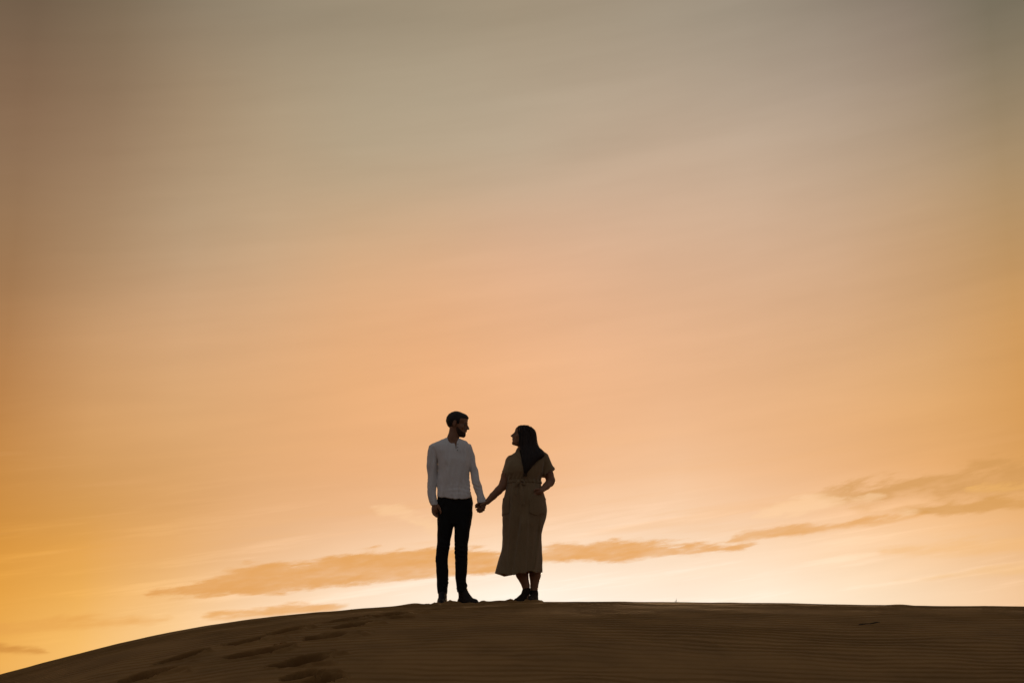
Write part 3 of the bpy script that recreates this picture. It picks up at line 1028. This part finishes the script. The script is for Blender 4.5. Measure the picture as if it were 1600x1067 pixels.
BOD = [(699.5, 808.5, 838, .015, .06), (703, 806.5, 842, .014, .066), (706.5, 805, 847, .012, .072), (709.5, 800, 853, .01, .08), (713, 794.5, 855.5, .006, .09), (718, 791, 856, 0, .104), (724, 790.4, 853, -.006, .122),
       (732, 789.4, 849.5, -.01, .135), (739, 789.2, 847.8, -.01, .135), (746, 790, 846.3, -.004, .128), (753, 791.6, 844.6, 0, .12), (757, 791.4, 845, 0, .12)]
SKT = [(751.5, 791.8, 844.5, 0, .119), (755, 791.4, 845, 0, .121), (762, 790.4, 846.8, 0, .13), (770, 789, 849.6, .0, .138), (780, 786.4, 852.5, .005, .147), (790, 785.8, 854.3, .008, .15), (799, 785.5, 854.9, .01, .152),
       (808, 785.2, 853.4, .01, .152), (816, 785, 851, .01, .15), (825, 785, 847.6, .01, .148), (834, 785, 845, .01, .146), (845, 784.9, 845.4, .01, .146), (853, 784.4, 846, .01, .148), (862, 782.4, 846.5, .01, .15),
       (871, 779.7, 847, .01, .154), (880, 777, 847.2, .01, .158), (902, 771.2, 847.4, .01, .166)]
lo, hi = P(738, 944, -.3), P(872, 660, .25)
wb = Field(lo, hi, H)
whc = P(817.2, 681.6, -.005)
RW = head_axes(math.radians(-84), math.radians(13))
LW = add_head(wb, whc, RW, 0.92, False)
wb.add(column([(690, 811, 828, .01, .05), (698, 809.6, 829, .01, .05), (704, 807.5, 832, .012, .056), (710, 803, 842, .012, .065)]), .014)
wb.add(column(BOD[3:], inset=0.016), .015)
wb.add(column(SKT[:12], inset=0.03), .015)
# right arm of the picture: bent, hand in pocket
chain(wb, [(P(850.5, 716, .005), .034), (P(855.8, 733, .018), .041), (P(857.6, 741, .02), .0435), (P(860.4, 749.6, .02), .041), (P(859.2, 754, .01), .038)], .012)
chain(wb, [(P(859.6, 752.6, .015), .040), (P(853.5, 760.2, -.04), .034), (P(846.2, 767.6, -.095), .0255)], .01)
wb.add(ell(P(841, 770.4, -.122), (.042, .02, .03)), .012)
for i in range(4):
    chain(wb, [(P(840 - i * .6, 768.5 + i * 1.8, -.122), .0105), (P(835 - i * .4, 773.6 + i * 2.0, -.122), .0095), (P(831.5, 779 + i * 1.8, -.115), .008)], .004)
chain(wb, [(P(842, 767, -.135), .011), (P(837.5, 767.6, -.148), .010), (P(834.5, 769.6, -.150), .008)], .004)
# left arm of the picture, reaching to his hand
chain(wb, [(P(799, 719, .0), .034), (P(793.5, 733, -.004), .038), (P(790.2, 743, -.005), .0415), (P(787.2, 755, -.01), .0405), (P(785.4, 760.4, -.012), .039)], .012)
chain(wb, [(P(786.4, 758.4, -.012), .039), (P(779, 766.6, -.02), .0375), (P(770.4, 775.4, -.03), .0335), (P(761.4, 785, -.045), .0255)], .01)
wb.add(ell(P(755, 790.6, -.06), (.036, .016, .026), head_axes(math.radians(-90), math.radians(-38))), .012)
for i in range(4):
    sx, sy_ = 752.0 - i * .5, 789.6 + i * 2.5
    ex, ey = (743.6, 743.2, 744.6, 747.0)[i], (790.6, 793.2, 796.6, 800.0)[i]
    chain(wb, [(P(sx, sy_, -.052), .0095), (P((sx + ex) / 2, (sy_ + ey) / 2 - .3, -.042), .009), (P(ex, ey, -.03), .0078)], .003)
chain(wb, [(P(758, 786.6, -.08), .0115), (P(754.4, 789.4, -.108), .010), (P(751.2, 791.2, -.116), .008)], .004)
# legs
chain(wb, [(P(812, 860, .0), .066), (P(813.6, 884, .0), .064), (P(815.6, 896, .005), .058), (P(821.4, 914, .005), .036), (P(822.8, 924, .005), .031), (P(822, 934, 0), .032)], .01)
chain(wb, [(P(835.5, 860, .02), .066), (P(836.4, 884, .02), .060), (P(836.0, 898, .025), .053), (P(834.8, 916, .025), .035), (P(834.6, 926, .025), .031), (P(834.4, 934, .02), .032)], .01)
link('body', wb.mesh('body', wo_), 'skin_w', woman)
for s in (-1, 1):
    uvball('eye', LW(0.079, s * 0.031, 0.0085), (.0106,) * 3, 'eye', woman, wo_, 8)


def fold_mod(th, z):
    top, bot = zt(757), zt(897)
    w = np.clip((top - z) / (top - bot), 0, 1)
    g_ = np.clip(1 - w * 9, 0, 1)          # gathers under the belt
    a = .012 * np.cos(23 * th + 3 * np.sin(3 * th)) * g_
    b = (.008 + .05 * w ** 1.6) * (np.cos(6 * th + 1.1 + .5 * np.sin(2 * th)) * .55 + np.cos(10 * th + 2.0 + w * 1.2) * .3 + .25 * np.cos(3 * th + .6)) * (np.abs(np.sin(th)) ** .6)
    return a + b


dress = Field(P(764, 904, -.24), P(874, 694, .24), H)
dress.add(column(BOD), 0)
dress.add(column(SKT, n=2.1, mod=fold_mod), .004)
SLW_R = [(707.5, 843, 853.5, .004, .06), (710, 843, 856.2, .004, .064), (715, 843.5, 858.4, .006, .066), (721, 844, 860.9, .01, .068), (727, 844.6, 863.8, .014, .07), (731.5, 845, 866.3, .016, .072), (737, 846, 866.6, .018, .072), (745, 847, 867, .02, .07)]
SLW_L = [(712, 794.5, 806, .004, .06), (715, 792, 806, .004, .062), (719, 790.2, 805, .002, .064), (728, 787.6, 803.5, 0, .066), (735, 785.6, 801.5, -.004, .066), (743, 784.6, 800.5, -.006, .066)]
dress.add(column(SLW_R), .008)
dress.add(column(SLW_L), .008)
x, y, z = dress.grid()
# sleeve ends: slanted cuffs
def below(p, q):
    a, b = P(*p), P(*q)
    n_ = np.array([-(b[2] - a[2]), b[0] - a[0]])
    n_ /= np.linalg.norm(n_)
    return (x - a[0]) * n_[0] + (z - a[2]) * n_[1]      # >0 above the line when b is to the right of a
cr = below((846, 743.5), (867.5, 731.8))
cl = below((783, 737.2), (801, 743.5))
dress.D = np.where((x > P(848.6, 0)[0]) & (z > zt(757)), np.maximum(dress.D, -cr), dress.D).astype(np.float32)
dress.D = np.where((x < P(788.8, 0)[0]) & (z > zt(757)), np.maximum(dress.D, -cl), dress.D).astype(np.float32)
hx = np.array([P(a, 893)[0] for a in (770, 773, 780, 788, 796, 804, 815, 830, 847, 850)])
hz = np.array([P(800, b)[2] for b in (894.2, 894.8, 896.6, 898.8, 897, 895.2, 893.2, 893.4, 894, 894)])
dress.D = np.maximum(dress.D, np.interp(x.ravel(), hx, hz).reshape(x.shape) - z).astype(np.float32)
# V neck
pf, l_, h_ = poly_dist([(809.5, 690), (828, 690), (826, 704), (815.6, 723), (811, 708)])
vcut = np.maximum(pf(x, z), y - (YC + .02))
dress.D = np.maximum(dress.D, -vcut).astype(np.float32)
wz = np.exp(-((z - zt(750)) / .035) ** 2)
bust = np.exp(-((z - zt(735)) / .12) ** 2)
dress.D = (dress.D + .004 * wz * np.sin(170 * x + 3 * np.sin(40 * z)) + .004 * bust * fold(x, y, z, 41, 45, 40, 30) + .002 * fold(x, y, z, 42, 80, 60, 60)
           + .0022 * fold(x, y, z, 43, 30, 30, 12)).astype(np.float32)
# creases: the front overlap and two long folds down the skirt
def crease(p, q_, hgt, w, sgn=1):
    a, b = P(*p), P(*q_)
    dd = b - a
    t = np.clip((a[2] - z) / (a[2] - b[2]), 0, 1)
    lx = a[0] + dd[0] * t
    u_ = (x - lx) * sgn
    end = np.clip((a[2] + .03 - z) / .08, 0, 1) * np.clip((z - b[2] + .02) / .04, 0, 1)
    s_ = 1 / (1 + np.exp(np.clip(-u_ / .006, -40, 40)))
    return hgt * (s_ * np.exp(-np.abs(u_) / w) - (1 - s_) * .35 * np.exp(-np.abs(u_) / .02)) * end * np.clip((YC - y) / .05, 0, 1)
dress.D = (dress.D - crease((813, 760), (812.6, 905), .014, .05) - crease((813.5, 812), (800, 905), .026, .07, 1) - crease((844, 815), (832, 905), .018, .05, 1)
           - crease((800, 760), (791, 905), .018, .06, 1) - crease((826, 800), (822, 905), .018, .05, -1) - crease((806, 757), (806, 800), .005, .02) - crease((821, 757), (823, 790), .006, .025)
           - crease((832, 757), (838, 775), .005, .02)).astype(np.float32)
# hollow hem: legs come out of an open skirt
inner_sk = column([(880, 783, 841, .01, .13), (892, 781, 841, .01, .14), (901, 780, 841, .01, .145)])
dress.cut(inner_sk, .004)
dr = link('dress', dress.mesh('dress', wo_), 'dress', woman)
g = patch(dress, [(789, 751.6), (847, 751.6), (847, 756), (789, 756)], .006, .004, None)
link('belt', g.mesh('belt', wo_), 'dress', dr)
for pts in ([(809.6, 701), (813, 706), (815.4, 722), (810, 717.5), (804, 708)], [(827, 702), (822, 712), (816.6, 723.5), (822, 720), (830, 710)]):
    g = patch(dress, pts, .006, .004, 0.0)
    link('collar', g.mesh('collar', wo_), 'dress', dr)
g = patch(dress, [(826, 779), (845, 770), (853, 780), (851, 804), (838, 808), (827, 804)], .009, .004, 0.0)
link('pocket', g.mesh('pocket', wo_), 'dress', dr)
g = patch(dress, [(783, 779.5), (797, 774), (796, 804), (784, 806)], .005, .004, 0.05)
link('pocket', g.mesh('pocket', wo_), 'dress', dr)
for pts in ([(846, 739.5), (866, 728), (869, 733), (847, 745)], [(783, 734), (801, 740), (800, 744), (782, 740)]):
    g = patch(dress, pts, .0045, .006, None)
    link('cuff', g.mesh('cuff', wo_), 'dress', dr)


def front_y(f, px, py):
    c0 = P(px, py)
    i, k_ = int((c0[0] - f.lo[0]) / f.h), int((c0[2] - f.lo[2]) / f.h)
    col = f.D[i, :, k_] < 0
    return f.lo[1] + int(np.argmax(col)) * f.h - YC


# bow on the belt: two loops, knot, two tails
bow = Field(P(800, 792, -.24), P(826, 744, .0), .004)
fy0 = front_y(dress, 810.6, 754)
def B(px, py, d):
    return P(px, py, fy0 + d)
bow.add(ell(B(810.8, 754.6, -.012), (.014, .011, .014)), .004)
for pts in ([(811, 755.4), (808.4, 755.6), (805.4, 759.2), (804.6, 763), (808.6, 758.6), (811, 756.4)], [(811.4, 755.4), (815.6, 753.6), (819, 756.6), (819.4, 760.4), (815.4, 758.6), (811.4, 756.4)]):
    q = [B(a, b, -.014 - (.008 if 0 < i < 5 else 0)) for i, (a, b) in enumerate(pts)]
    for a, b in zip(q[:-1], q[1:]):
        bow.add(seg(a, b, .007, .007, 1.6), .004)
for pts, r_ in (([(812, 756.5), (814, 764), (815, 776), (816.4, 790)], .017), ([(810, 756.5), (808, 761), (807, 768), (806.6, 775)], .012)):
    q = [P(a, b, front_y(dress, a, b) - .006) for a, b in pts]
    for i_, (a, b) in enumerate(zip(q[:-1], q[1:])):
        bow.add(seg(a, b, r_ * (.7 + .15 * i_), r_ * (.85 + .15 * i_), .45), .004)
link('bow', bow.mesh('bow', wo_), 'dress', dr)
for by in (727.5, 735, 742.5, 749):
    uvball('button', P(815.2, by, front_y(dress, 815.2, by) - .001), (.0055, .003, .0055), 'button', dr, wo_, 6)

# long hair, swept forward over one shoulder
HR = [(664.8, 812.5, 820.5, .0, .035), (666, 809.6, 826, 0, .06), (668.5, 808.0, 831.5, 0, .074), (672, 807.4, 835.3, 0, .082), (677, 808.2, 837.4, 0, .086), (683, 809, 838.4, 0, .087), (689, 809.6, 838.7, -.002, .088),
      (694, 810.6, 839.4, -.006, .088), (699, 811.6, 841.4, -.01, .088), (703, 812.2, 845, -.02, .09), (708, 813, 849.4, -.035, .085), (713, 814, 850, -.06, .074), (718, 814.8, 845.5, -.08, .064), (724, 815.4, 838.5, -.1, .052),
      (731, 816, 832, -.115, .042), (738, 817, 827, -.125, .032), (742, 818, 823, -.13, .02)]
hw = Field(P(802, 748, -.24), P(860, 660, .16), .004)
hw.add(column(HR, n=2.9), 0)
x, y, z = hw.grid()
# strands: grooves that follow the fall of the hair
cxz = np.interp(z.ravel(), [P(0, r[0])[2] for r in HR][::-1], [(P(r[1], r[0])[0] + P(r[2], r[0])[0]) / 2 for r in HR][::-1]).reshape(z.shape)
wxz = np.interp(z.ravel(), [P(0, r[0])[2] for r in HR][::-1], [(P(r[2], r[0])[0] - P(r[1], r[0])[0]) / 2 for r in HR][::-1]).reshape(z.shape)
u = (x - cxz) / np.maximum(wxz, .01)
hw.D = (hw.D + .003 * np.sin(17 * u + 9 * y + 2.0 * np.sin(14 * z + 3)) + .0022 * np.sin(39 * u + 30 * y + 2.2 * np.sin(11 * z)) + .002 * fold(x, y, z, 51, 160, 160, 14)).astype(np.float32)
# face window: hair stops at the cheek
q = [x - whc[0], y - whc[1], z - whc[2]]
hf, hs, hu = (sum(RW[j, i] * q[j] for j in range(3)) for i in range(3))
win = np.maximum(np.maximum(.050 - hf, hu - .060), -.14 - hu)
hw.D = np.maximum(hw.D, -win).astype(np.float32)
hob = link('hair', hw.mesh('hair', wo_), 'hair_w', woman)
paths = []
def strand(pts, d):
    q = [Vector(P(a, b, d)) for a, b in pts]
    out = []
    for i in range(len(q) - 1):
        for t in (0, .5):
            out.append(q[i].lerp(q[i + 1], t))
    out.append(q[-1])
    return out
for pts, d in (([(812, 692), (808, 697.5), (803, 698.2), (799.4, 699.6)], -.07), ([(811, 690), (808, 695), (805, 697.4), (801.5, 698.4)], -.07), ([(813, 694), (809, 698), (807.4, 703), (806.4, 707)], -.06),
               ([(813, 697), (809, 702), (808.4, 706), (807.6, 709)], -.05), ([(820, 665.4), (824, 664), (828, 664.6), (831, 667)], .0), ([(826, 667), (831, 667.4), (836, 671.5), (838.4, 676)], .0),
               ([(838, 688), (840.6, 694), (843, 699), (848, 703)], -.01), ([(838, 684), (840, 690), (841.6, 697), (844, 702)], 0), ([(840, 716), (836, 728), (829, 738), (822, 747)], -.13),
               ([(818, 736), (817.4, 742), (816.4, 747)], -.14), ([(824, 734), (821, 742), (818, 748)], -.14)):
    paths.append(strand(pts, d))
for pq in paths:
    tube([pq], .0016, 'loose_strand', 'hair_w', hob, wo_, 4)
# locks lying over the mass of the hair, too many to tell apart
hr = random.Random(5)
HZ = [P(0, r[0])[2] for r in HR][::-1]
HL, HRr, HC, HB = ([v(r) for r in HR][::-1] for v in (lambda r: P(r[1], r[0])[0], lambda r: P(r[2], r[0])[0], lambda r: YC + r[3], lambda r: r[4]))
locks = []
for i in range(190):
    u0 = hr.uniform(-.98, .98)
    back = hr.random() < .18
    z0 = zt(hr.uniform(666, 690))
    z1 = zt(hr.uniform(714, 749) if not back else hr.uniform(700, 712))
    ph_, am = hr.uniform(0, 6.3), hr.uniform(.02, .09)
    pts = []
    for t in np.linspace(0, 1, 18):
        zz_ = z0 + (z1 - z0) * t
        zc = max(zz_, HZ[0])
        l, r_, c_, b_ = (np.interp(zc, HZ, v) for v in (HL, HRr, HC, HB))
        uu = max(-1.1, min(1.12, u0 + am * (.4 + 2.2 * t) * math.sin(ph_ + 7 * t)))
        yy = b_ * max(0, 1 - abs(uu) ** 2.9) ** (1 / 2.9)
        pts.append((.5 * (l + r_) + .5 * (r_ - l) * uu, c_ + (yy if back else -yy) + (.002 if back else -.002), zz_))
    locks.append(pts)
lk = tube(locks, .0052, 'hair_locks', 'hair_w', hob, wo_, 5)
lk['kind'] = 'stuff'

make_shoe(on_ground(822, .03), on_ground(805, -.12), P(822.9, 919, .005), .035, 'suede', woman, wo_, .038, 'boot', False, .01)
make_shoe(on_ground(835.6, .065), on_ground(827, -.165), P(834.6, 922.5, .022), .035, 'suede', woman, wo_, .038, 'boot', False, .01)

# ================================================================== little things on the sand
q = P(1055.5, 940.5)
g0 = np.array([q[0], YC - .03, gz_at(q[0], YC - .03) - .01])
sp = thing('grass_sprig', 'tiny dry grass sprig sticking up from the crest, right of the woman', 'plant', g0)
for i, (ax_, h_) in enumerate(((.010, .040), (-.012, .026), (.022, .022), (.004, .05))):
    tube([[g0 + [0, 0, -.004], g0 + [ax_ * .4, .003 * i, h_ * .6], g0 + [ax_, -.004 * i, h_]]], .003, 'blade', 'straw', sp, g0, 5)

tx, ty = ground_hit(1360, 975)
t0 = np.array([tx, ty, gz_at(tx, ty)])
tw = tube([[t0 + [-.085, 0, .004], t0 + [-.03, .012, .010], t0 + [.02, -.006, .012], t0 + [.075, .012, .022]], [t0 + [.0, 0, .010], t0 + [.03, -.03, .018], t0 + [.05, -.06, .02]]], .0045, 'fallen_twig', 'twig', None, t0, 6)
tw.location = t0
tw['label'], tw['category'] = 'short dark twig lying flat on the sand at the right', 'twig'


def clod(px, py, r, seed, label):
    cx_, cy_ = ground_hit(px, py)
    c = np.array([cx_, cy_, gz_at(cx_, cy_) + r * .35])
    f = Field(c - r * 2.2, c + r * 2.2, r / 6)
    f.add(ell(c, (r * 1.35, r, r * .75)), 0)
    x, y, z = f.grid()
    f.D = (f.D + r * .18 * fold(x, y, z, seed, 2.2 / r, 2.2 / r, 2.2 / r)).astype(np.float32)
    o = link('sand_clod', f.mesh('sand_clod', c), 'sand', None)
    o.location = c
    o['label'], o['category'], o['group'] = label, 'clod', 'clods kicked up beside the footprints'


clod(443, 1009.5, .020, 1, 'larger crumb of sand beside the middle footprints')
clod(431, 1009, .012, 2, 'smaller crumb of sand just left of the larger crumb')
